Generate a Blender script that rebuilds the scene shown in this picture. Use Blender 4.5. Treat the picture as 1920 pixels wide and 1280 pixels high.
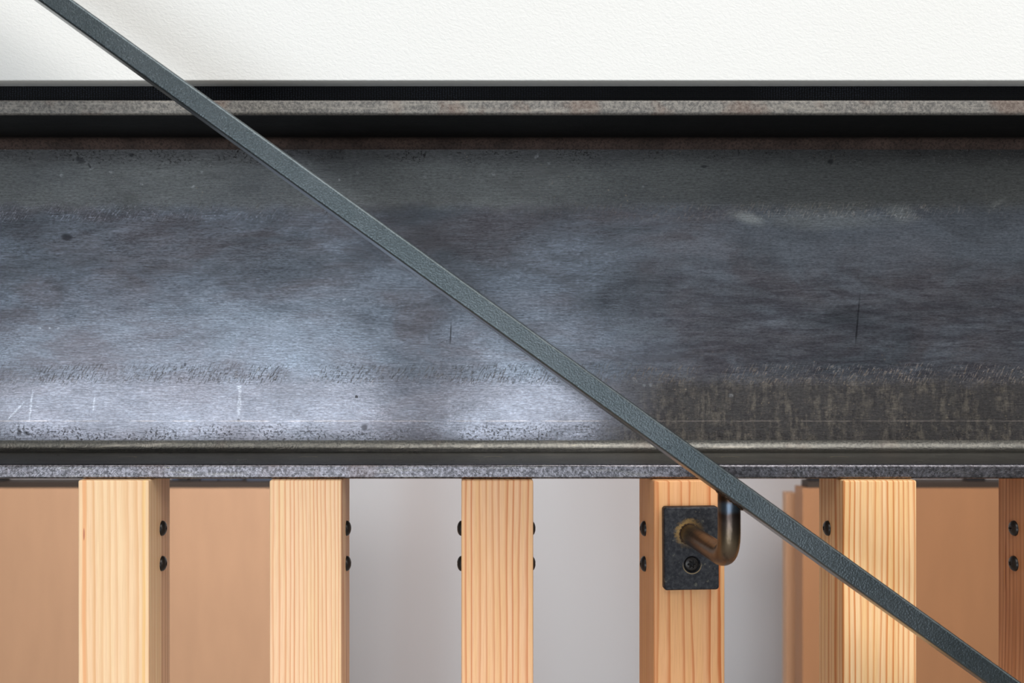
import bpy, bmesh, math, random
from mathutils import Vector, Matrix
random.seed(4)
for o in list(bpy.data.objects):
    bpy.data.objects.remove(o)
S = bpy.context.scene
COL = S.collection

# ------------------------------------------------------------------ camera
F = 1906.0            # focal length in pixels of the 1920 px wide frame
CX, CY = 885.0, 640.0 # principal point
EYE = 1.5             # camera height
cam = bpy.data.cameras.new('camera')
cam.sensor_width = 36.0
cam.lens = F / 1920 * 36.0
cam.shift_x = (960 - CX) / 1920
cam.clip_start = 0.01
cam.dof.use_dof = True
cam.dof.focus_distance = 0.550
cam.dof.aperture_fstop = 15.0
camo = bpy.data.objects.new('camera', cam)
camo.location = (0, 0, EYE)
camo.rotation_euler = (math.radians(90), 0, 0)
COL.objects.link(camo)
S.camera = camo

def P(px, py, Y):
    """point seen at pixel (px,py) at distance Y in front of the camera"""
    return Vector(((px - CX) / F * Y, Y, EYE + (CY - py) / F * Y))

# ------------------------------------------------------------------ world, light, exposure
S.view_settings.view_transform = 'Standard'
S.view_settings.look = 'None'
S.view_settings.gamma = 1
S.view_settings.use_curve_mapping = False
S.view_settings.exposure = 0.27
w = bpy.data.worlds.new('world')
S.world = w
w.use_nodes = True
w.node_tree.nodes['Background'].inputs[0].default_value = (0.93, 0.97, 1.0, 1)
# the rest of the stair hall: dark floor and furniture low down, pale walls and ceiling above
wt = w.node_tree
wg = wt.nodes.new('ShaderNodeTexCoord')
wsep = wt.nodes.new('ShaderNodeSeparateXYZ')
wmr = wt.nodes.new('ShaderNodeMapRange')
wmr.interpolation_type = 'SMOOTHSTEP'
wmr.inputs[1].default_value, wmr.inputs[2].default_value = -0.25, 0.35
wmr.inputs[3].default_value, wmr.inputs[4].default_value = 0.05, 0.30
wt.links.new(wg.outputs['Generated'], wsep.inputs[0])
wt.links.new(wsep.outputs[2], wmr.inputs[0])
wt.links.new(wmr.outputs[0], wt.nodes['Background'].inputs[1])

def area(name, loc, target, sx, sy, radiance, color=(1, 1, 1)):
    l = bpy.data.lights.new(name, 'AREA')
    l.shape = 'RECTANGLE'
    l.size, l.size_y = sx, sy
    l.energy = radiance * math.pi * sx * sy      # W for that radiance
    l.color = color
    o = bpy.data.objects.new(name, l)
    o.location = loc
    d = Vector(target) - Vector(loc)
    o.rotation_euler = d.to_track_quat('-Z', 'Y').to_euler()
    COL.objects.link(o)
    return o

# daylight through a divided window low behind and left of the camera
BK = -2.5
WINC = (0.86, 0.93, 1.0)
area('window_light', (-1.06, BK, EYE - 0.68), (-1.06, 0, EYE - 0.68), 1.50, 1.16, 4.5, WINC)
area('window_light', (0.20, BK, EYE - 0.68), (0.20, 0, EYE - 0.68), 0.54, 1.16, 4.5, WINC)
# skylight high above the stair, in front of the white wall
area('skylight_light', (0.5, -1.6, EYE + 2.6), (0.1, 0.6, EYE - 0.1), 3.4, 2.4, 3.3, (1.0, 0.98, 0.95))
# unseen fill light from the right, added to brighten wall and slats
area('side_fill_light', (2.6, -0.9, EYE + 0.6), (0, 0.6, EYE), 1.6, 1.6, 1.6, (1.0, 0.95, 0.88))
# fill light hidden behind the beam, added to brighten the room behind the slats
area('back_room_fill_light', (0.1, 1.1, EYE + 0.28), (0.1, 2.8, EYE - 1.3), 3.0, 0.5, 5.9, (1.0, 0.97, 0.95))

# ------------------------------------------------------------------ helpers
def lin(r, g, b, k=1.0):
    f = lambda c: (c / 255 / 12.92) if c / 255 <= .04045 else ((c / 255 + .055) / 1.055) ** 2.4
    return (f(r) * k, f(g) * k, f(b) * k, 1)

class NT:
    def __init__(self, name):
        self.m = bpy.data.materials.new(name)
        self.m.use_nodes = True
        self.t = self.m.node_tree
        self.t.nodes.clear()
        self.out = self.t.nodes.new('ShaderNodeOutputMaterial')
        self.b = self.t.nodes.new('ShaderNodeBsdfPrincipled')
        self.t.links.new(self.b.outputs[0], self.out.inputs[0])
        tc = self.t.nodes.new('ShaderNodeTexCoord')
        self.co = tc.outputs['Object']
        s = self.t.nodes.new('ShaderNodeSeparateXYZ')
        self.t.links.new(self.co, s.inputs[0])
        self.x, self.y, self.z = s.outputs
    def put(self, sock, v):
        if v is None:
            return
        if hasattr(v, 'is_linked') or isinstance(v, bpy.types.NodeSocket):
            self.t.links.new(v, sock)
        else:
            try:
                sock.default_value = v
            except Exception:
                sock.default_value = tuple(v)[:3]
    def m_(self, op, a, b=None, c=None, clamp=False):
        n = self.t.nodes.new('ShaderNodeMath')
        n.operation = op
        n.use_clamp = clamp
        self.put(n.inputs[0], a); self.put(n.inputs[1], b); self.put(n.inputs[2], c)
        return n.outputs[0]
    def add(self, a, b): return self.m_('ADD', a, b)
    def sub(self, a, b): return self.m_('SUBTRACT', a, b)
    def mul(self, a, b): return self.m_('MULTIPLY', a, b)
    def step(self, v, lo, hi, a=0.0, b=1.0):
        """smoothstep of v from lo..hi to a..b"""
        n = self.t.nodes.new('ShaderNodeMapRange')
        n.interpolation_type = 'SMOOTHSTEP'
        if lo > hi:
            lo, hi, a, b = hi, lo, b, a
        self.put(n.inputs[0], v)
        for i, q in enumerate((lo, hi, a, b)):
            self.put(n.inputs[1 + i], q)
        return n.outputs[0]
    def vec(self, x, y, z):
        n = self.t.nodes.new('ShaderNodeCombineXYZ')
        self.put(n.inputs[0], x); self.put(n.inputs[1], y); self.put(n.inputs[2], z)
        return n.outputs[0]
    def scaled(self, sx, sy, sz, rot=(0, 0, 0), off=(0, 0, 0)):
        r = self.co
        if rot != (0, 0, 0):
            n = self.t.nodes.new('ShaderNodeMapping')
            n.inputs['Rotation'].default_value = rot
            self.t.links.new(r, n.inputs[0]); r = n.outputs[0]
        n = self.t.nodes.new('ShaderNodeMapping')
        n.inputs['Scale'].default_value = (sx, sy, sz)
        n.inputs['Location'].default_value = off
        self.t.links.new(r, n.inputs[0])
        return n.outputs[0]
    def noise(self, v, detail=3.0, rough=.5, dist=0.0, scale=1.0):
        n = self.t.nodes.new('ShaderNodeTexNoise')
        self.put(n.inputs['Vector'], v)
        n.inputs['Scale'].default_value = scale
        n.inputs['Detail'].default_value = detail
        n.inputs['Roughness'].default_value = rough
        n.inputs['Distortion'].default_value = dist
        return n.outputs[0]
    def voro(self, v, scale=1.0, rnd=1.0):
        n = self.t.nodes.new('ShaderNodeTexVoronoi')
        self.put(n.inputs['Vector'], v)
        n.inputs['Scale'].default_value = scale
        n.inputs['Randomness'].default_value = rnd
        return n.outputs['Distance'], n.outputs['Color']
    def mix(self, f, a, b, mode='MIX'):
        n = self.t.nodes.new('ShaderNodeMix')
        n.data_type = 'RGBA'
        n.blend_type = mode
        self.put(n.inputs[0], f); self.put(n.inputs[6], a); self.put(n.inputs[7], b)
        return n.outputs[2]
    def bump(self, h, dist, strength=1.0, nrm=None):
        n = self.t.nodes.new('ShaderNodeBump')
        n.inputs['Strength'].default_value = strength
        n.inputs['Distance'].default_value = dist
        self.put(n.inputs['Height'], h)
        if nrm is not None:
            self.put(n.inputs['Normal'], nrm)
        return n.outputs[0]
    def set(self, **k):
        names = dict(color='Base Color', rough='Roughness', metal='Metallic', normal='Normal', ior='IOR',
                     aniso='Anisotropic', arot='Anisotropic Rotation', tangent='Tangent',
                     spec='Specular IOR Level', coat='Coat Weight', crough='Coat Roughness')
        for a, v in k.items():
            self.put(self.b.inputs[names[a]], v)
        return self.m

def mesh_obj(name, bm, mat=None, parent=None, loc=None, smooth=False):
    bmesh.ops.recalc_face_normals(bm, faces=bm.faces)
    me = bpy.data.meshes.new(name)
    bm.to_mesh(me); bm.free()
    if smooth:
        for p in me.polygons:
            p.use_smooth = True
    o = bpy.data.objects.new(name, me)
    COL.objects.link(o)
    if mat: me.materials.append(mat)
    if parent: o.parent = parent
    if loc is not None: o.location = loc
    return o

def tag(o, label=None, cat=None, group=None, kind=None):
    if label: o['label'] = label
    if cat: o['category'] = cat
    if group: o['group'] = group
    if kind: o['kind'] = kind
    return o

def empty(name, loc, rot=(0, 0, 0)):
    o = bpy.data.objects.new(name, None)
    o.empty_display_size = .03
    o.location = loc
    o.rotation_euler = rot
    COL.objects.link(o)
    return o

def box_bm(x0, x1, y0, y1, z0, z1, bev=0.0, seg=2):
    bm = bmesh.new()
    bmesh.ops.create_cube(bm, size=1.0)
    for v in bm.verts:
        v.co = Vector(((x0 + x1) / 2 + v.co.x * (x1 - x0), (y0 + y1) / 2 + v.co.y * (y1 - y0), (z0 + z1) / 2 + v.co.z * (z1 - z0)))
    if bev:
        bmesh.ops.bevel(bm, geom=list(bm.edges), offset=bev, segments=seg, profile=.5, affect='EDGES')
    return bm

def smooth_by_angle(o, deg=35):
    me = o.data
    for p in me.polygons: p.use_smooth = True
    bm = bmesh.new(); bm.from_mesh(me)
    for e in bm.edges:
        if len(e.link_faces) == 2 and e.calc_face_angle(0) > math.radians(deg):
            e.smooth = False
    bm.to_mesh(me); bm.free()
    wm = o.modifiers.new('weighted_normal', 'WEIGHTED_NORMAL')
    wm.keep_sharp = True
    wm.weight = 100

# ------------------------------------------------------------------ materials
def mat_plaster():
    n = NT('white_orange_peel_paint')
    a = n.noise(n.scaled(430, 430, 760, rot=(0, math.radians(-22), 0)), 3, .55, .6)
    b = n.noise(n.scaled(60, 60, 90), 2, .5)
    h = n.add(a, n.mul(b, .35))
    c = n.mix(n.noise(n.scaled(6, 6, 6), 2), lin(240, 240, 238), lin(234, 233, 229))
    return n.set(color=c, rough=.6, spec=.3, normal=n.bump(h, .0011, .30))

def mat_plain(name, col, rough=.7, noise=0.0, metal=0.0, scale=8):
    n = NT(name)
    c = n.mix(n.noise(n.scaled(scale, scale, scale * .25), 2), [q * (1 - noise) for q in col[:3]] + [1], [min(1, q * (1 + noise)) for q in col[:3]] + [1])
    return n.set(color=c, rough=rough, metal=metal)

def mat_strip():
    n = NT('black_woven_membrane')
    d, c = n.voro(n.scaled(700, 700, 900), 1.0, .25)
    dots = n.step(d, .42, .15)
    patch = n.step(n.noise(n.scaled(9, 9, 9), 3), .42, .62)
    col = n.mix(n.mul(dots, n.add(.2, patch)), lin(7, 7, 9), lin(46, 50, 58))
    return n.set(color=col, rough=.6, spec=.15, normal=n.bump(dots, .0004, .6))

WY = 0.6055     # distance of the web face
FY = 0.542      # distance of the flange fronts
def wx(px): return (px - CX) / F * WY
def wz(py): return (CY - py) / F * WY

def mat_web():
    n = NT('rolled_mill_scale_steel_web')
    X, Z = n.x, n.z
    px = n.m_('MULTIPLY_ADD', X, F / WY, CX)          # surface coordinates, 0.32 mm per unit
    py = n.m_('MULTIPLY_ADD', Z, -F / WY, CY)
    def ell(cx, cy, rx, ry, soft=.6, warp=0.0, ang=0.0):
        dx = n.sub(px, cx); dy = n.sub(py, cy)
        if ang:
            c_, s_ = math.cos(ang), math.sin(ang)
            dx, dy = n.add(n.mul(dx, c_), n.mul(dy, s_)), n.sub(n.mul(dy, c_), n.mul(dx, s_))
        d = n.m_('SQRT', n.add(n.m_('POWER', n.m_('ABSOLUTE', n.mul(dx, 1 / rx)), 2), n.m_('POWER', n.m_('ABSOLUTE', n.mul(dy, 1 / ry)), 2)))
        if warp:
            d = n.add(d, n.mul(n.sub(wn, .5), warp))
        return n.step(d, 1.0, 1.0 - soft)
    wn = n.noise(n.scaled(60, 60, 110), 4, .6)
    big = n.noise(n.scaled(7, 7, 16), 4, .55)
    big2 = n.noise(n.scaled(9, 9, 22, off=(5, 3, 1)), 5, .6, .8)
    streak = n.noise(n.scaled(60, 60, 620), 5, .65, .4)
    fine = n.noise(n.scaled(160, 160, 900), 4, .65)
    grit = n.noise(n.scaled(900, 900, 900), 3, .7)
    grit2 = n.noise(n.scaled(620, 620, 680, off=(2, 1, 7)), 4, .65)
    wob = n.mul(n.sub(n.noise(n.scaled(45, 45, 45), 3), .5), 34.0)
    yy = n.add(py, wob)
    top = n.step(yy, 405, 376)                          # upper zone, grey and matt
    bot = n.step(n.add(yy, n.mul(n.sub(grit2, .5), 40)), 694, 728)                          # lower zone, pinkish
    right = n.step(n.add(px, n.mul(n.sub(big, .5), 420)), 1080, 1300)  # right part; its colours also paint where the window reflection ends
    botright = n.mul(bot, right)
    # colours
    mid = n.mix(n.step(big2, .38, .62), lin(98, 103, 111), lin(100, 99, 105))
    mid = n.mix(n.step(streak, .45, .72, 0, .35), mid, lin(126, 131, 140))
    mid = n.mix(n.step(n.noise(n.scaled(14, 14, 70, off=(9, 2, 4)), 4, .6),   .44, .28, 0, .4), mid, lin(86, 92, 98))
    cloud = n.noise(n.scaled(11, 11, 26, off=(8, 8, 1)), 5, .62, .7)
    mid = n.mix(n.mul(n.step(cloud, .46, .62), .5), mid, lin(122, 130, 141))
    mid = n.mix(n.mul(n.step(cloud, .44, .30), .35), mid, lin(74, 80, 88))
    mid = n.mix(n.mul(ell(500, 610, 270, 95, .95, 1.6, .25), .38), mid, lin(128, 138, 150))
    # darker, browner blotches on the right half, also painting in the dimmer reflection
    blot = n.mul(n.step(px, 1080, 1320), n.mul(n.step(py, 440, 560), n.step(n.noise(n.scaled(36, 36, 230, off=(1, 8, 2)), 6, .68, .5), .42, .62)))
    mid = n.mix(n.mul(blot, .55), mid, lin(66, 62, 70))
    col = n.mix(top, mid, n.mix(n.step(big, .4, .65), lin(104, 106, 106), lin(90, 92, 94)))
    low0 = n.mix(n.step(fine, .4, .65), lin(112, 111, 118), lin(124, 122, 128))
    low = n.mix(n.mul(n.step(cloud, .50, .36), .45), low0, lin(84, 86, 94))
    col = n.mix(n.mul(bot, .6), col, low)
    vs = n.add(n.mul(n.noise(n.scaled(260, 260, 60, off=(0, 0, 3)), 5, .75), .6), n.mul(n.noise(n.scaled(200, 200, 260, off=(6, 0, 3)), 5, .75), .4))
    brown = n.mix(n.step(vs, .44, .60), lin(66, 64, 65), lin(112, 106, 98))
    brown = n.mix(n.step(n.noise(n.scaled(90, 90, 60), 4, .6), .40, .62), brown, lin(74, 72, 72))
    col = n.mix(n.mul(botright, .95), col, brown)
    # flange shade painted as a dark line under the upper fillet, plus rolled-in scale
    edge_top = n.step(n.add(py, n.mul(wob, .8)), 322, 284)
    edge_bot = n.mul(n.step(n.add(py, n.mul(wob, .6)), 786, 822), .8)
    pits = n.mul(n.mul(n.step(grit2, .54, .62), n.step(n.noise(n.scaled(40, 40, 90, off=(6, 1, 2)), 4, .65), .40, .62, .12, 1.0)), n.m_('MAXIMUM', edge_top, edge_bot))
    pits = n.m_('MAXIMUM', pits, n.mul(n.step(n.noise(n.scaled(150, 150, 170, off=(3, 3, 3)), 3, .6), .69, .74), n.step(n.m_('ABSOLUTE', n.sub(py, 770)), 60, 30)))
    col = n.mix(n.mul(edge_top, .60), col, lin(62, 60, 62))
    col = n.mix(n.mul(pits, .75), col, lin(36, 32, 32))
    col = n.mix(n.mul(n.step(py, 283, 270), .7), col, lin(92, 66, 56))
    # tan specks
    d, vc = n.voro(n.scaled(300, 300, 300), 1.0, 1.0)
    spmask = n.m_('MAXIMUM', ell(1110, 352, 260, 62, .9, 1.2), n.mul(ell(480, 345, 420, 50, .9, 1.0), .5))
    spmask = n.m_('MAXIMUM', spmask, n.mul(n.mul(right, n.step(py, 600, 720)), .8))
    sp = n.mul(n.step(grit, .60, .70), spmask)
    sp2 = n.mul(n.step(d, .20, .08), n.mul(n.step(n.noise(n.scaled(60, 60, 60, off=(4, 4, 4)), 2), .52, .62), n.m_('MAXIMUM', spmask, n.mul(top, .35))))
    sp = n.m_('MAXIMUM', sp, sp2)
    col = n.mix(n.mul(sp, .6), col, lin(160, 146, 128))
    # slanting tool marks along the zone borders
    hn = n.noise(n.scaled(1150, 300, 210, rot=(0, math.radians(-28), 0)), 3, .6, .3)
    hz = n.m_('MAXIMUM', n.step(n.m_('ABSOLUTE', n.sub(py, n.add(701, n.mul(wob, .5)))), 24, 10),
              n.mul(n.step(n.m_('ABSOLUTE', n.sub(py, n.add(396, n.mul(wob, .7)))), 22, 8), .5))
    hz = n.mul(hz, n.step(n.noise(n.scaled(16, 16, 3), 2), .38, .5))
    hatch = n.mul(n.step(hn, .54, .64), hz)
    col = n.mix(n.mul(n.mul(hatch, n.add(.2, n.mul(right, .5))), .8), col, lin(150, 136, 122))
    col = n.mix(n.mul(n.mul(n.step(hn, .42, .36), hz), .3), col, lin(60, 64, 72))
    # dusty pale smear on the right, and other single marks
    smear = n.m_('MAXIMUM', n.mul(ell(1545, 412, 190, 26, .8, .6), .45), n.m_('MAXIMUM', n.mul(ell(1405, 409, 52, 17, .8, .5, .25), .8), n.mul(ell(1690, 402, 45, 24, .9, .9, .3), .6)))
    smear = n.m_('MAXIMUM', smear, n.mul(ell(1870, 380, 26, 8, .9, .8, -.5), .5))
    col = n.mix(n.mul(smear, .62), col, lin(158, 162, 160))
    drip = n.m_('MAXIMUM', n.mul(ell(449, 752, 5, 36, .6, .9, .07), .7), n.m_('MAXIMUM', ell(449, 726, 6, 5), ell(450, 733, 4, 4)))
    for dx_ in (75, 93, 109):
        drip = n.m_('MAXIMUM', drip, ell(dx_, 615, 3.2, 2.6, .5))
    for a_ in ((58, 760, 3, 40, .12), (176, 757, 2.4, 22, .12), (30, 770, 2.5, 34, .75), (645, 561, 5, 3, 0), (1006, 293, 4, 7, .5), (1029, 306, 5, 4, 0),
               (925, 326, 5, 4, .6), (1190, 712, 7, 4, .6), (1207, 722, 5, 4, 0), (1220, 722, 4, 5, 0), (1371, 741, 6, 4, 0), (1206, 350, 3, 4, 0), (115, 329, 5, 4, .4),
               (172, 316, 6, 3, -.4), (208, 322, 5, 3, .3), (265, 345, 5, 3, .3), (378, 322, 4, 3, 0), (362, 350, 6, 3, -.5), (670, 324, 3, 4, 0), (636, 337, 3, 4, 0), (797, 331, 4, 3, 0)):
        drip = n.m_('MAXIMUM', drip, n.mul(ell(a_[0], a_[1], a_[2], a_[3], .6, .8, a_[4]), .75 if a_[3] > 15 else .8))
    col = n.mix(n.mul(n.mul(drip, n.step(grit, .35, .6)), .3), col, lin(205, 208, 212))
    dark = n.m_('MAXIMUM', n.mul(ell(1608, 600, 2.6, 62, .6, .9, .09), .9), n.mul(ell(1590, 590, 75, 26, .95, 1.2), .55))
    for a_ in ((151, 300, 12, 7, .3), (168, 311, 3, 9, -.5), (125, 445, 14, 8, .2), (246, 290, 7, 5, .3), (683, 801, 8, 9, .4), (447, 728 + 60, 4, 4, 0), (50, 812, 8, 6, .4), (36, 810, 5, 8, 0),
               (347, 683, 3, 5, 0), (845, 625, 1.6, 28, .05), (1320, 312, 10, 4, 0), (1557, 303, 8, 6, 0)):
        dark = n.m_('MAXIMUM', dark, n.mul(ell(a_[0], a_[1], a_[2], a_[3], .6, .9, a_[4]), .85))
    col = n.mix(n.mul(dark, .8), col, lin(34, 34, 38))
    ln = n.mul(n.step(n.m_('ABSOLUTE', n.sub(n.add(py, n.mul(wob, .04)), 789)), 1.6, .5), n.step(n.noise(n.scaled(40, 40, 2, off=(3, 0, 0)), 3), .40, .55))
    col = n.mix(n.mul(ln, .4), col, lin(160, 150, 144))
    # fine rolled grain over everything
    gr = n.noise(n.scaled(420, 420, 1500, off=(7, 3, 5)), 4, .75)
    gl = n.noise(n.scaled(90, 90, 1100, off=(2, 6, 5)), 4, .7)
    k = n.add(n.step(gr, .25, .75, .62, 1.38), n.step(gl, .3, .7, -.16, .16))
    col = n.mix(1.0, col, n.vec(k, k, k), 'MULTIPLY')
    # finish
    rgh = n.add(.20, n.mul(n.sub(n.noise(n.scaled(18, 18, 50), 5, .65, .6), .5), .30))
    rgh = n.add(rgh, n.mul(top, .10))
    rgh = n.add(rgh, n.mul(botright, .16))
    rgh = n.add(rgh, n.mul(right, .10))
    rgh = n.m_('MAXIMUM', rgh, n.mul(n.m_('MAXIMUM', smear, sp), .55))
    h = n.add(n.mul(fine, .30), n.mul(grit, .22))
    nb = n.bump(h, .00010, .7)
    h2 = n.sub(n.add(n.mul(hatch, .9), n.mul(streak, .15)), n.mul(pits, 1.2))
    nb = n.bump(h2, .00012, .9, nb)
    nb = n.bump(n.noise(n.scaled(16, 16, 34), 3, .5, .5), .0007, .22, nb)
    return n.set(color=col, rough=rgh, metal=.78, spec=.35, aniso=.58, arot=.25, tangent=n.vec(1.0, 0.0, 0.0), normal=nb)

def mat_flange(name, c0, c1, rust, dust, rough=.5, metal=.6, bumpd=.0004, spec=.5, marks=False, fillet=False):
    n = NT(name)
    g = n.noise(n.scaled(700, 700, 700), 4, .7)
    s = n.noise(n.scaled(30, 200, 400), 4, .6)
    b = n.noise(n.scaled(35, 35, 35), 4, .6)
    c = n.mix(n.step(g, .35, .65), c0, c1)
    rm = n.mul(n.step(b, .52, .68), rust)
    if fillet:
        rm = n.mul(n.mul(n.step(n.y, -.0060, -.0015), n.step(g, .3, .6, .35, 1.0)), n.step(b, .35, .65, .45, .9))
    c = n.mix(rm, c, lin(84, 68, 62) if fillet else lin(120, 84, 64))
    c = n.mix(n.mul(n.step(s, .55, .7), dust), c, lin(165, 160, 150))
    sc = n.mul(n.step(n.noise(n.scaled(60, 60, 900, off=(2, 2, 2)), 5, .7), .66, .72), dust)
    c = n.mix(sc, c, lin(190, 180, 150))
    if marks:
        for mx in (-.195, -.0925, .012, .146, .208):
            dx = n.sub(n.x, mx); dy = n.sub(n.y, -.0311)
            d = n.m_('SQRT', n.add(n.mul(dx, dx), n.mul(dy, dy)))
            ring = n.mul(n.step(n.m_('ABSOLUTE', n.sub(d, .0048)), .0011, .0004), n.step(n.add(dy, n.mul(n.sub(g, .5), .006)), -.0015, .002))
            c = n.mix(n.mul(ring, .8), c, lin(196, 184, 150))
    return n.set(color=c, spec=spec, rough=n.add(rough, n.mul(n.sub(b, .5), .15)), metal=metal, normal=n.bump(n.add(g, n.mul(s, .5)), bumpd, .8))

def mat_rail():
    n = NT('blackened_steel_handrail')
    g = n.noise(n.scaled(1500, 1500, 1500), 2, .6)
    b = n.noise(n.scaled(20, 20, 20), 3, .6)
    c = n.mix(n.step(b, .35, .65), lin(86, 94, 97), lin(94, 101, 104))
    c = n.mix(n.step(n.noise(n.scaled(120, 120, 120), 3, .6), .66, .74, 0, .5), c, lin(60, 66, 70))
    c = n.mix(n.step(n.noise(n.scaled(160, 160, 160, off=(4, 1, 1)), 3, .6), .72, .76, 0, .6), c, lin(170, 168, 150))
    return n.set(color=c, rough=.31, metal=1.0, spec=.3, normal=n.bump(g, .0004, .45))

def mat_wood(name, early, late, pf, ps, seed, warp=.9, tilt=0.0, drift=0.0, sharp=.55, contrast=1.0, mott=None, rear_tone=None, resin=None, streaks=None):
    """pf / ps: ring spacing in mm across the front and across the side"""
    n = NT(name)
    off = (seed * 3.1, seed * 1.7, seed * 2.3)
    w1 = n.noise(n.scaled(14, 14, 2.6, off=off), 2, .5)
    w2 = n.noise(n.scaled(45, 45, 16, off=off), 3, .5)
    w3 = n.noise(n.scaled(110, 110, 3, off=off), 2, .5)
    u = n.add(n.mul(n.x, 1000 / pf), n.mul(n.y, 1000 / ps))
    u = n.add(u, n.mul(n.z, tilt))
    if drift:
        u = n.add(u, n.mul(n.m_('POWER', n.m_('ABSOLUTE', n.mul(n.x, 1000 / 19.0)), 2), drift))
    u = n.add(u, n.mul(n.sub(w1, .5), warp * 5.2 * 3.6 / pf))
    u = n.add(u, n.mul(n.sub(w2, .5), warp * .9))
    u = n.add(u, n.mul(n.sub(w3, .5), 1.7))
    fr = n.m_('FRACT', n.add(u, seed * .37 + 40))
    ringid = n.m_('FLOOR', n.add(u, seed * .37 + 40))
    wn = n.t.nodes.new('ShaderNodeTexWhiteNoise'); wn.noise_dimensions = '1D'
    n.put(wn.inputs['W'], ringid)
    rv = wn.outputs[0]
    lw = n.mul(n.step(fr, sharp, .93), n.step(fr, 1.0, .955))
    lw = n.mul(lw, n.add(.55, n.mul(rv, .6)))
    fib = n.noise(n.scaled(1400, 1400, 45, off=off), 3, .6)
    fib2 = n.noise(n.scaled(260, 260, 9, off=off), 3, .6)
    c = n.mix(n.step(fib2, .3, .7), early, mott or early)
    c = n.mix(n.mul(lw, contrast), c, late)
    c = n.mix(n.step(fib, .35, .75, 0, .22), c, [q * .78 for q in late[:3]] + [1])
    if rear_tone is not None:
        c = n.mix(n.mul(n.step(n.y, rear_tone - .0003, rear_tone + .0003), .6), c, n.mix(lw, lin(222, 170, 140), lin(190, 138, 108)))  # rear part of the side toned pinker
    for (sx, sw, sc, sa) in (streaks or []):
        dd = n.m_('ABSOLUTE', n.sub(n.add(n.x, n.mul(n.sub(w2, .5), .0015)), sx))
        c = n.mix(n.mul(n.step(dd, sw, sw * .3), sa), c, sc)
    if resin:
        for (axis, pos, z0, hw, hh, rc) in resin:
            q = n.x if axis == 'x' else n.y
            e = n.add(n.m_('POWER', n.m_('ABSOLUTE', n.mul(n.sub(n.add(q, n.mul(n.sub(fib2, .5), hw * 2)), pos), 1 / hw)), 2), n.m_('POWER', n.m_('ABSOLUTE', n.mul(n.sub(n.z, z0), 1 / hh)), 2))
            c = n.mix(n.mul(n.step(e, 1, .3), .75), c, rc)
    h = n.add(n.mul(fib, .6), n.mul(lw, .5))
    return n.set(color=c, rough=.55, spec=.30, normal=n.bump(h, .00016, .6))

def mat_rod():
    n = NT('heat_tinted_steel_rod')
    zz = n.mul(n.add(n.z, n.mul(n.sub(n.noise(n.scaled(90, 90, 90), 3), .5), .004)), 1000)
    c = n.mix(n.step(zz, 4, 14), lin(104, 88, 76), lin(120, 105, 86))
    c = n.mix(n.step(zz, 17, 25), c, lin(100, 88, 80))
    c = n.mix(n.step(zz, 24, 28), c, lin(78, 66, 62))
    c = n.mix(n.step(zz, 28, 30.5), c, lin(88, 98, 110))
    c = n.mix(n.step(zz, 32.5, 35), c, lin(66, 48, 34))
    c = n.mix(n.step(n.noise(n.scaled(240, 240, 120), 4, .6), .55, .7, 0, .4), c, lin(62, 54, 50))
    return n.set(color=c, rough=.33, metal=.9, normal=n.bump(n.noise(n.scaled(500, 500, 300), 3), .0002, .5))

def mat_plate():
    n = NT('blackened_steel_plate')
    g = n.noise(n.scaled(520, 520, 520), 4, .65)
    b = n.noise(n.scaled(60, 60, 60), 3, .6)
    c = n.mix(n.step(g, .35, .7), lin(44, 45, 50), lin(70, 70, 73))
    c = n.mix(n.step(n.noise(n.scaled(260, 260, 260, off=(1, 1, 5)), 4, .7), .60, .70, 0, .45), c, lin(130, 126, 112))
    # yellow heat bloom round the welded rod, brass ring of wear round the screw
    dx = n.sub(n.x, -.0008); dz = n.sub(n.z, .0078)
    d = n.m_('SQRT', n.add(n.mul(dx, dx), n.mul(dz, dz)))
    d = n.add(d, n.mul(n.sub(n.noise(n.scaled(700, 700, 700), 4, .7), .5), .0055))
    ang = n.add(n.mul(n.sub(dz, n.mul(dx, 1.0)), 60), .45)
    bloom = n.mul(n.step(d, .0088, .0060), n.m_('MAXIMUM', n.m_('MINIMUM', ang, 1.0), 0.12))
    c = n.mix(n.mul(bloom, .85), c, lin(176, 140, 84))
    dx2 = n.sub(n.x, .0002); dz2 = n.sub(n.z, -.0083)
    d2 = n.m_('SQRT', n.add(n.mul(dx2, dx2), n.mul(dz2, dz2)))
    ring = n.mul(n.step(n.m_('ABSOLUTE', n.sub(d2, .00485)), .0004, .0001), n.step(dz2, .002, -.004))
    c = n.mix(n.mul(ring, .8), c, lin(160, 138, 104))
    return n.set(color=c, rough=n.add(.42, n.mul(b, .2)), metal=.55, spec=.35, normal=n.bump(g, .0004, .5))

M = {}
M['wall'] = mat_plaster()
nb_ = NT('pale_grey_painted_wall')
M['wall_back'] = nb_.set(rough=.8, color=nb_.mix(nb_.step(nb_.noise(nb_.scaled(4.5, 4.5, .4, off=(1.3, 0, 0)), .3, .4), .3, .7), lin(211, 212, 216), lin(194, 188, 188)))  # soft slat shadows put into the wall colour as vertical bands
M['floor'] = mat_plain('grey_concrete_floor', lin(150, 147, 142), .7, .1)
M['strip'] = mat_strip()
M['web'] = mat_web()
M['upper_flange'] = mat_flange('dusty_rolled_steel_flange', lin(92, 90, 88), lin(138, 134, 128), .30, .35, .5, .5)
M['lower_flange'] = mat_flange('dark_rolled_steel_flange', lin(78, 77, 80), lin(134, 131, 136), .12, .22, .24, 1.0, .0003)
M['flange_inner'] = mat_flange('shaded_mill_scale_inner_flange', lin(10, 10, 11), lin(16, 15, 15), .45, .0, .6, .0, spec=.15, fillet=True)  # shade of the flange underside painted in as near-black, rust at the fillet
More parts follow.
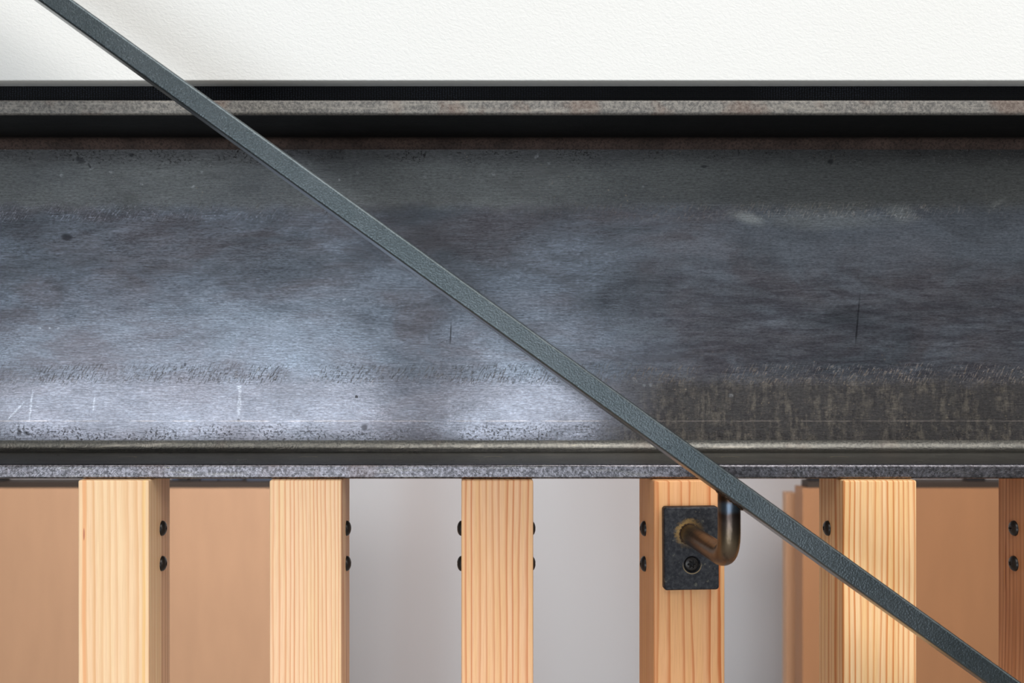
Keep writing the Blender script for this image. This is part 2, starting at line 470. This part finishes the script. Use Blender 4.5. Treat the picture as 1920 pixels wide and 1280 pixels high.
M['flange_ledge'] = mat_flange('worn_mill_scale_ledge', lin(92, 91, 88), lin(116, 114, 108), .10, .45, .30, 1.0, .0003, marks=True)
M['rail'] = mat_rail()
M['rod'] = mat_rod()
M['plate'] = mat_plate()
M['weld'] = mat_plain('burnt_weld_bead', lin(64, 48, 36), .4, .3, .8, 300)
M['screw'] = mat_plain('black_oxide_screw', lin(42, 38, 36), .34, .2, .35, 200)
M['panel_left'] = mat_plain('fir_veneer_light', lin(196, 152, 118), .5, .09, 0, 22)
M['panel_right'] = mat_plain('fir_veneer_warm', lin(168, 118, 80), .5, .10, 0, 22)
M['black'] = mat_plain('black_steel', lin(26, 26, 30), .5, .1, .2)
M['capdark'] = mat_plain('dark_stained_top', lin(54, 40, 30), .6, .15)
M['bluegrey'] = mat_plain('blue_grey_steel', lin(62, 70, 86), .5, .1, .2)

# ------------------------------------------------------------------ setting
zlip = (CY - 151) / F * 0.540
wall = mesh_obj('wall_upper', box_bm(-2.5, 2.5, 0.540, 0.5527, EYE + zlip, EYE + 1.6, .0006, 3), M['wall'])
smooth_by_angle(wall, 60)
tag(wall, 'white orange peel textured wall above the steel beam', 'wall', kind='structure')
strip = mesh_obj('trim_1', box_bm(-2.5, 2.5, 0.5530, 0.62, EYE + .1292, EYE + 1.6), M['strip'])
tag(strip, 'black woven backing strip in the shadow gap between wall and beam', 'trim', kind='structure')
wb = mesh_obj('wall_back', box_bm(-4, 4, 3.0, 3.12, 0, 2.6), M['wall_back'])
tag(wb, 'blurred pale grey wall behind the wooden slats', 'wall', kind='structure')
fl = mesh_obj('floor', box_bm(-4, 4, -3, 3.0, -.1, 0), M['floor'])
tag(fl, 'grey floor', 'floor', kind='structure')

# ------------------------------------------------------------------ steel beam (W section seen from the side)
beam = tag(empty('steel_beam', (0, WY, EYE)), 'dark mill scale steel beam running the whole width under the white wall', 'beam')
Zt, Zb, tf = .1288, -.0733, .0079
dF = FY - WY            # -0.0635: front of the flanges
tw = .0060
R = .0066
rc = .0014
def arc(cx, cz, r, a0, a1, k=8):
    return [(cx + r * math.cos(math.radians(a0 + (a1 - a0) * i / k)), cz + r * math.sin(math.radians(a0 + (a1 - a0) * i / k))) for i in range(k + 1)]
def prof_flange(up):
    """profile in (y,z) of one flange with its web fillets, both sides"""
    yb = tw - dF
    zo = Zt; zi = Zt - tf
    pts = []
    pts += arc(dF + rc, zo - rc, rc, 180, 90, 4)
    pts += arc(yb - rc, zo - rc, rc, 90, 0, 4)
    pts += arc(yb - rc * 1.2, zi + rc * 1.2, rc * 1.2, 0, -90, 4)
    pts += arc(tw + R, zi - R, R, 90, 180, 8)
    pts += list(reversed(arc(-R, zi - R, R, 0, 90, 8)))[::-1]
    pts += arc(dF + rc * 1.2, zi + rc * 1.2, rc * 1.2, -90, -180, 4)
    if not up:
        mid = (Zt + Zb) / 2
        pts = [(y, 2 * mid - z) for y, z in pts]
    return pts
def extrude(pts, x0, x1, cuts=1):
    bm = bmesh.new()
    rings = []
    for i in range(cuts + 1):
        x = x0 + (x1 - x0) * i / cuts
        rings.append([bm.verts.new((x, y, z)) for y, z in pts])
    k = len(pts)
    for a, b in zip(rings, rings[1:]):
        for i in range(k):
            bm.faces.new((a[i], a[(i + 1) % k], b[(i + 1) % k], b[i]))
    bm.faces.new(rings[0]); bm.faces.new(list(reversed(rings[-1])))
    return bm
uf = mesh_obj('upper_flange', extrude(prof_flange(True), -2.5, 2.5), M['upper_flange'], beam)
lf = mesh_obj('lower_flange', extrude(prof_flange(False), -2.5, 2.5), M['lower_flange'], beam)
for o_ in (uf, lf):
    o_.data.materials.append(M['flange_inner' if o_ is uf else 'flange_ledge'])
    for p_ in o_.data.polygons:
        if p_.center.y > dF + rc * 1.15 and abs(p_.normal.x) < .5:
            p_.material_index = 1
smooth_by_angle(uf, 50); smooth_by_angle(lf, 50)
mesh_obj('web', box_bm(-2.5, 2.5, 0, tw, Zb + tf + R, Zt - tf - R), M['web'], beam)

# ------------------------------------------------------------------ screws
def screw_bm(rad, hgt, lobes=4, pit=.34, depth=.0011, collar=0.0):
    """domed head, axis +Z, with a driver recess"""
    bm = bmesh.new()
    nr, nt = 18, 48
    c = bm.verts.new((0, 0, hgt - depth))
    rings = []
    for i in range(1, nr + 1):
        r = rad * i / nr
        ring = []
        for j in range(nt):
            a = 2 * math.pi * j / nt
            z = hgt * math.sqrt(max(0.0, 1 - (i / nr) ** 2.0 * .97)) if i < nr else 0.0
            lim = pit * (.72 + .28 * math.cos(lobes * a))
            f = i / nr
            if f < lim: z = min(z, hgt - depth)
            ring.append(bm.verts.new((r * math.cos(a), r * math.sin(a), z)))
        rings.append(ring)
    for j in range(nt):
        bm.faces.new((c, rings[0][j], rings[0][(j + 1) % nt]))
    for a, b in zip(rings, rings[1:]):
        for j in range(nt):
            bm.faces.new((a[j], b[j], b[(j + 1) % nt], a[(j + 1) % nt]))
    lo = [bm.verts.new((v.co.x, v.co.y, -.001 - collar)) for v in rings[-1]]
    for j in range(nt):
        bm.faces.new((rings[-1][j], lo[j], lo[(j + 1) % nt], rings[-1][(j + 1) % nt]))
    bm.faces.new(lo)
    return bm
screw_proto = screw_bm(.0042, .0026, 4)
bmesh.ops.recalc_face_normals(screw_proto, faces=screw_proto.faces)
screw_me = bpy.data.meshes.new('screw_head')
screw_proto.to_mesh(screw_me); screw_proto.free()
screw_me.materials.append(M['screw'])
for p in screw_me.polygons: p.use_smooth = True

# ------------------------------------------------------------------ timber slats
SY = .538
SW = .0381
ORG = lin(214, 120, 66)
M['wood'] = [
    mat_wood('fir_pale_wide_grain', lin(253, 219, 175), lin(236, 184, 134), 4.6, 4.6, 1, warp=.35, sharp=.30, contrast=.9, mott=lin(250, 210, 168), rear_tone=.0215,
             streaks=[(-.0155, .0014, lin(240, 172, 118), .75), (.0163, .0012, lin(252, 208, 138), .6)], resin=[('x', -.0156, -.102, .0005, .004, lin(180, 100, 80))]),
    mat_wood('fir_fine_grain', lin(254, 212, 172), lin(232, 164, 118), 2.35, 60, 2, warp=.6, sharp=.50, contrast=1.0, mott=lin(252, 214, 166), rear_tone=.0190, drift=.9),
    mat_wood('fir_orange_grain', lin(252, 202, 158), lin(222, 144, 96), 3.7, 40, 3, warp=.38, tilt=-3, sharp=.55, contrast=1.1, mott=lin(250, 198, 144)),
    mat_wood('fir_broad_orange_grain', lin(243, 183, 132), lin(206, 118, 64), 7.6, 3.1, 4, warp=.42, sharp=.62, contrast=1.1, mott=lin(242, 182, 124)),
    mat_wood('fir_bold_grain', lin(253, 212, 162), lin(220, 140, 80), 3.15, 5.5, 5, warp=.35, sharp=.50, contrast=1.2, mott=lin(250, 202, 140)),
    mat_wood('fir_reddish_grain', lin(226, 164, 118), lin(170, 100, 62), 3.0, 3.6, 6, warp=.9, sharp=.35, contrast=.8, mott=lin(206, 140, 92),
             resin=[('y', .0300, -.125, .0007, .018, lin(150, 76, 34)), ('y', .0310, -.128, .0003, .010, lin(236, 170, 90))]),
]
# px of the left and right front edges, yaw in degrees, label
slats = [
    (146, 279, 0.0, 'pale yellow timber slat with broad faint grain, leftmost under the beam', [+1]),
    (505, 640, 0.3, 'light timber slat with very fine close grain lines, between wood panel and grey wall', [+1]),
    (865, 1000, 0.0, 'orange timber slat seen flat on, screw heads showing on both edges', [-1, +1]),
    (1225.5, 1360, 2.4, 'orange timber slat with broad grain carrying the handrail bracket plate', [-1]),
    (1581, 1719, 0.0, 'golden timber slat with bold grain lines, crossed by the handrail on the right', [-1]),
    (1941, 2077, 0.0, 'reddish timber slat cut off by the right edge of the photo', [-1]),
]
slat_objs = []
for i, (l, r, yaw, lab, sides) in enumerate(slats):
    xl, xr = (l - CX) / F * SY, (r - CX) / F * SY
    xc, hw = (xl + xr) / 2, (xr - xl) / 2
    zt = EYE - .07345
    t = empty('timber_slat', (xc, SY, EYE), (0, 0, math.radians(yaw)))
    tag(t, lab, 'slat', 'vertical timber slats under the steel beam')
    o = mesh_obj('post', box_bm(-hw, hw, 0, SW, -EYE, zt - EYE, .0010, 3), M['wood'][i], t)
    smooth_by_angle(o, 40)
    for s in sides:
        for py in (990, 1056):
            ys = .0228
            if i == 5: ys = .0205
            zz = (CY - py) / F * (SY + ys)
            sc = bpy.data.objects.new('screw_head', screw_me)
            COL.objects.link(sc)
            sc.parent = t
            sc.location = (s * hw, ys, zz)
            sc.rotation_euler = (random.uniform(0, 1.5), s * math.pi / 2, 0)
            sc.rotation_euler = (Matrix.Rotation(s * math.pi / 2, 3, 'Y') @ Matrix.Rotation(random.uniform(0, 1.5), 3, 'Z')).to_euler()
    slat_objs.append(t)

# ------------------------------------------------------------------ handrail: flat bar laid on its side, narrow edge to the camera
RF, RB = .4495, .5005
slope = .7195
ang = math.atan(slope)
th = 38.9 / F * RF
# a point on the upper front edge: pixel (1000, yu)
yu = (1000 - 136.5) * slope - 0.5
pu = P(1000, yu, RF)
rail_o = Vector((pu.x, (RF + RB) / 2, pu.z))
rail = mesh_obj('handrail', box_bm(-.95, .95, -(RB - RF) / 2, (RB - RF) / 2, -th, 0, .0012, 3), M['rail'])
rail.location = rail_o
rail.rotation_euler = (0, ang, 0)
smooth_by_angle(rail, 40)
tag(rail, 'dark grey flat steel bar handrail running diagonally down across the beam', 'handrail')

# ------------------------------------------------------------------ bracket of the handrail
PTH = .0046
pl_c = P(1296, 1028, SY - PTH)
br = tag(empty('handrail_bracket', (pl_c.x, SY - .0002, pl_c.z)), 'black steel bracket with bent bronze rod, screwed to the fourth slat and holding the handrail', 'bracket')
pw, ph = 104 / F * (SY - PTH) / 2, 156 / F * (SY - PTH) / 2
def plate_bm():
    bm = bmesh.new()
    pts = []
    rr = .0016
    for (cx, cz, a0) in ((pw - rr, ph - rr, 0), (-pw + rr, ph - rr, 90), (-pw + rr, -ph + rr, 180), (pw - rr, -ph + rr, 270)):
        for k in range(5):
            a = math.radians(a0 + 90 * k / 4)
            pts.append((cx + rr * math.cos(a), cz + rr * math.sin(a)))
    lev = [(0, 1.0), (-PTH + .0009, 1.0), (-PTH + .0003, .986), (-PTH, .965)]
    # hole for the screw
    rings = [[bm.verts.new((x * (1 - (1 - s) * 1.2), y, z * (1 - (1 - s)))) for x, z in pts] for y, s in lev]
    for a, b in zip(rings, rings[1:]):
        for i in range(len(pts)):
            bm.faces.new((a[i], a[(i + 1) % len(pts)], b[(i + 1) % len(pts)], b[i]))
    bm.faces.new(rings[0])
    # front face with a round hole
    hx, hz, hr = .0002, -.0083, .0045
    nh = 32
    hole = [bm.verts.new((hx + hr * math.cos(2 * math.pi * k / nh), -PTH, hz + hr * math.sin(2 * math.pi * k / nh))) for k in range(nh)]
    hole2 = [bm.verts.new((hx + hr * .86 * math.cos(2 * math.pi * k / nh), -PTH + .0014, hz + hr * .86 * math.sin(2 * math.pi * k / nh))) for k in range(nh)]
    for k in range(nh):
        bm.faces.new((hole[k], hole[(k + 1) % nh], hole2[(k + 1) % nh], hole2[k]))
    bm.faces.new(hole2)
    es = []
    for ring in (rings[-1], hole):
        for i in range(len(ring)):
            e = bm.edges.get((ring[i], ring[(i + 1) % len(ring)])) or bm.edges.new((ring[i], ring[(i + 1) % len(ring)]))
            es.append(e)
    bmesh.ops.triangle_fill(bm, use_beauty=True, use_dissolve=False, edges=es)
    return bm
plate = mesh_obj('mounting_plate', plate_bm(), M['plate'], br)
plate['label'] = 'black rectangular mounting plate'
plate.rotation_euler = (0, math.radians(-.4), math.radians(2.4))
sb = screw_bm(.0038, .0011, 6, .58, .0013)
so = mesh_obj('plate_screw', sb, M['screw'], plate, smooth=True)
so.location = (.0002, -PTH + .0012, -.0083)
so.rotation_euler = (math.radians(90), 0, 0)
# rod
RR = .00525
YR = .475
p0 = P(1293, 1001, SY - PTH)
p1c = P(1367, 1049, YR)
zoff = br.location
xr_, zr_ = p1c.x, p1c.z
bend = .013
path = []
a0 = Vector((p0.x, SY - PTH + .001, p0.z))
corner = Vector((xr_, YR, zr_))
d_in = (corner - a0).normalized()
up = Vector((0, 0, 1))
A = corner - d_in * bend
B = corner + up * bend
path.append(a0)
for k in range(1, 5):
    path.append(a0.lerp(A, k / 5))
for k in range(13):
    t = k / 12
    path.append(A.lerp(corner, t).lerp(corner.lerp(B, t), t) if False else (A * (1 - t) ** 2 + corner * 2 * t * (1 - t) + B * t * t))
# where the rod meets the underside of the rail
n_ = Vector((math.sin(ang), 0, math.cos(ang)))
def rail_under_z(x):
    q = rail_o - n_ * th
    return q.z - (x - q.x) * slope
ztop = rail_under_z(xr_)
for k in range(1, 7):
    path.append(Vector((xr_, YR, B.z + (ztop - B.z) * k / 6)))
def tube_bm(path, rad, org, seg=28, cut=None):
    bm = bmesh.new()
    rings = []
    T0 = (path[1] - path[0]).normalized()
    N = T0.orthogonal().normalized()
    for i, p in enumerate(path):
        if i == 0: T = T0
        elif i == len(path) - 1: T = (path[-1] - path[-2]).normalized()
        else: T = (path[i + 1] - path[i - 1]).normalized()
        N = (N - T * N.dot(T)).normalized()
        Bv = T.cross(N)
        ring = []
        for j in range(seg):
            a = 2 * math.pi * j / seg
            q = p + (N * math.cos(a) + Bv * math.sin(a)) * rad
            if cut and i == len(path) - 1:
                q.z = cut(q.x)
            ring.append(bm.verts.new(q - org))
        rings.append(ring)
    for a, b in zip(rings, rings[1:]):
        for j in range(seg):
            bm.faces.new((a[j], a[(j + 1) % seg], b[(j + 1) % seg], b[j]))
    bm.faces.new(rings[0]); bm.faces.new(rings[-1])
    return bm
rod = mesh_obj('bent_rod', tube_bm(path, RR, zoff, cut=lambda x: rail_under_z(x) + .0001), M['rod'], br)
smooth_by_angle(rod, 60)
rod['label'] = 'bent round steel rod with bronze and blue heat tint'
def bead_bm(cpos, axis, rad, rr, org, cut=None, seed=0):
    rnd = random.Random(seed)
    bm = bmesh.new()
    q = axis.to_track_quat('Z', 'Y')
    nt, ns = 64, 10
    rings = []
    for j in range(nt):
        a = 2 * math.pi * j / nt
        k = rr * (1 + .25 * math.sin(a * 17 + seed) + rnd.uniform(-.12, .12))
        ring = []
        for s in range(ns):
            b = 2 * math.pi * s / ns
            v = Vector(((rad + k * math.cos(b)) * math.cos(a), (rad + k * math.cos(b)) * math.sin(a), k * math.sin(b)))
            w_ = q @ v + cpos
            if cut:
                w_.z += cut(w_.x) - cpos.z
            ring.append(bm.verts.new(w_ - org))
        rings.append(ring)
    for j in range(nt):
        a, b = rings[j], rings[(j + 1) % nt]
        for s in range(ns):
            bm.faces.new((a[s], a[(s + 1) % ns], b[(s + 1) % ns], b[s]))
    return bm
mesh_obj('weld_bead', bead_bm(Vector((xr_, YR, ztop)), Vector((0, 0, 1)), RR, .0009, zoff, cut=rail_under_z, seed=3), M['weld'], rod, smooth=True)
mesh_obj('weld_bead', bead_bm(Vector((p0.x, SY - PTH, p0.z)), Vector((0, -1, 0)), RR, .0006, zoff, seed=5), M['weld'], rod, smooth=True)

# ------------------------------------------------------------------ low wood panelled partitions in the room behind
PY = 2.4
ztp = (CY - 915) / F * PY
def partition(name_label, x0, x1, mat, items, seed):
    t = tag(empty('panelled_partition', ((x0 + x1) / 2, PY, 0)), name_label, 'partition', 'low wood panelled partitions behind the slats')
    h = (x1 - x0) / 2
    ht = EYE + ztp
    mesh_obj('front_panel', box_bm(-h, h, 0, .019, 0, ht, .0015, 2), mat, t)
    mesh_obj('core', box_bm(-h, h, .019, .058, 0, ht - .001), mat, t)
    mesh_obj('top_cap', box_bm(-h + .014, h - .002, .006, .052, ht - .001, ht + .015), M['capdark'], t)
    for (a, b, hh, m, yo) in items:
        xa = (a - CX) / F * (PY + yo) - (x0 + x1) / 2; xb = (b - CX) / F * (PY + yo) - (x0 + x1) / 2
        mesh_obj('steel_clip', box_bm(xa, xb, yo, yo + .03, ht + .0151, ht + .0151 + hh, .001, 1), m, t)
    return t
bx = lambda p: (p - CX) / F * PY
lp = partition('blurred pale wood partition behind the two left slats', bx(-420), bx(585), M['panel_left'],
               [(-20, 9, .02, M['black'], .015), (322, 334, .03, M['bluegrey'], .020), (334, 352, .02, M['black'], .015), (376, 409, .010, M['bluegrey'], .020), (411, 455, .03, M['bluegrey'], .022),
                (356, 375, .006, M['black'], .01), (462, 540, .008, M['bluegrey'], .010), (455, 520, .03, M['black'], .022)], 1)
rp = partition('blurred orange wood partition at the right behind the slats', bx(1505), bx(2400), M['panel_right'],
               [(1519, 1545, .03, M['black'], .015), (1815, 1848, .03, M['black'], .015)], 2)
te = box_bm((1474 - 1493) / 2 / F * 2.5, (1493 - 1474) / 2 / F * 2.5, 0, .03, 0, EYE + (CY - 918) / F * 2.55, .0015, 2)
eb = mesh_obj('end_board', te, M['panel_left'])
eb.location = (((1483.5) - CX) / F * 2.50, 2.50, 0)
tag(eb, 'narrow blurred wood board standing at the left end of the right partition', 'board')
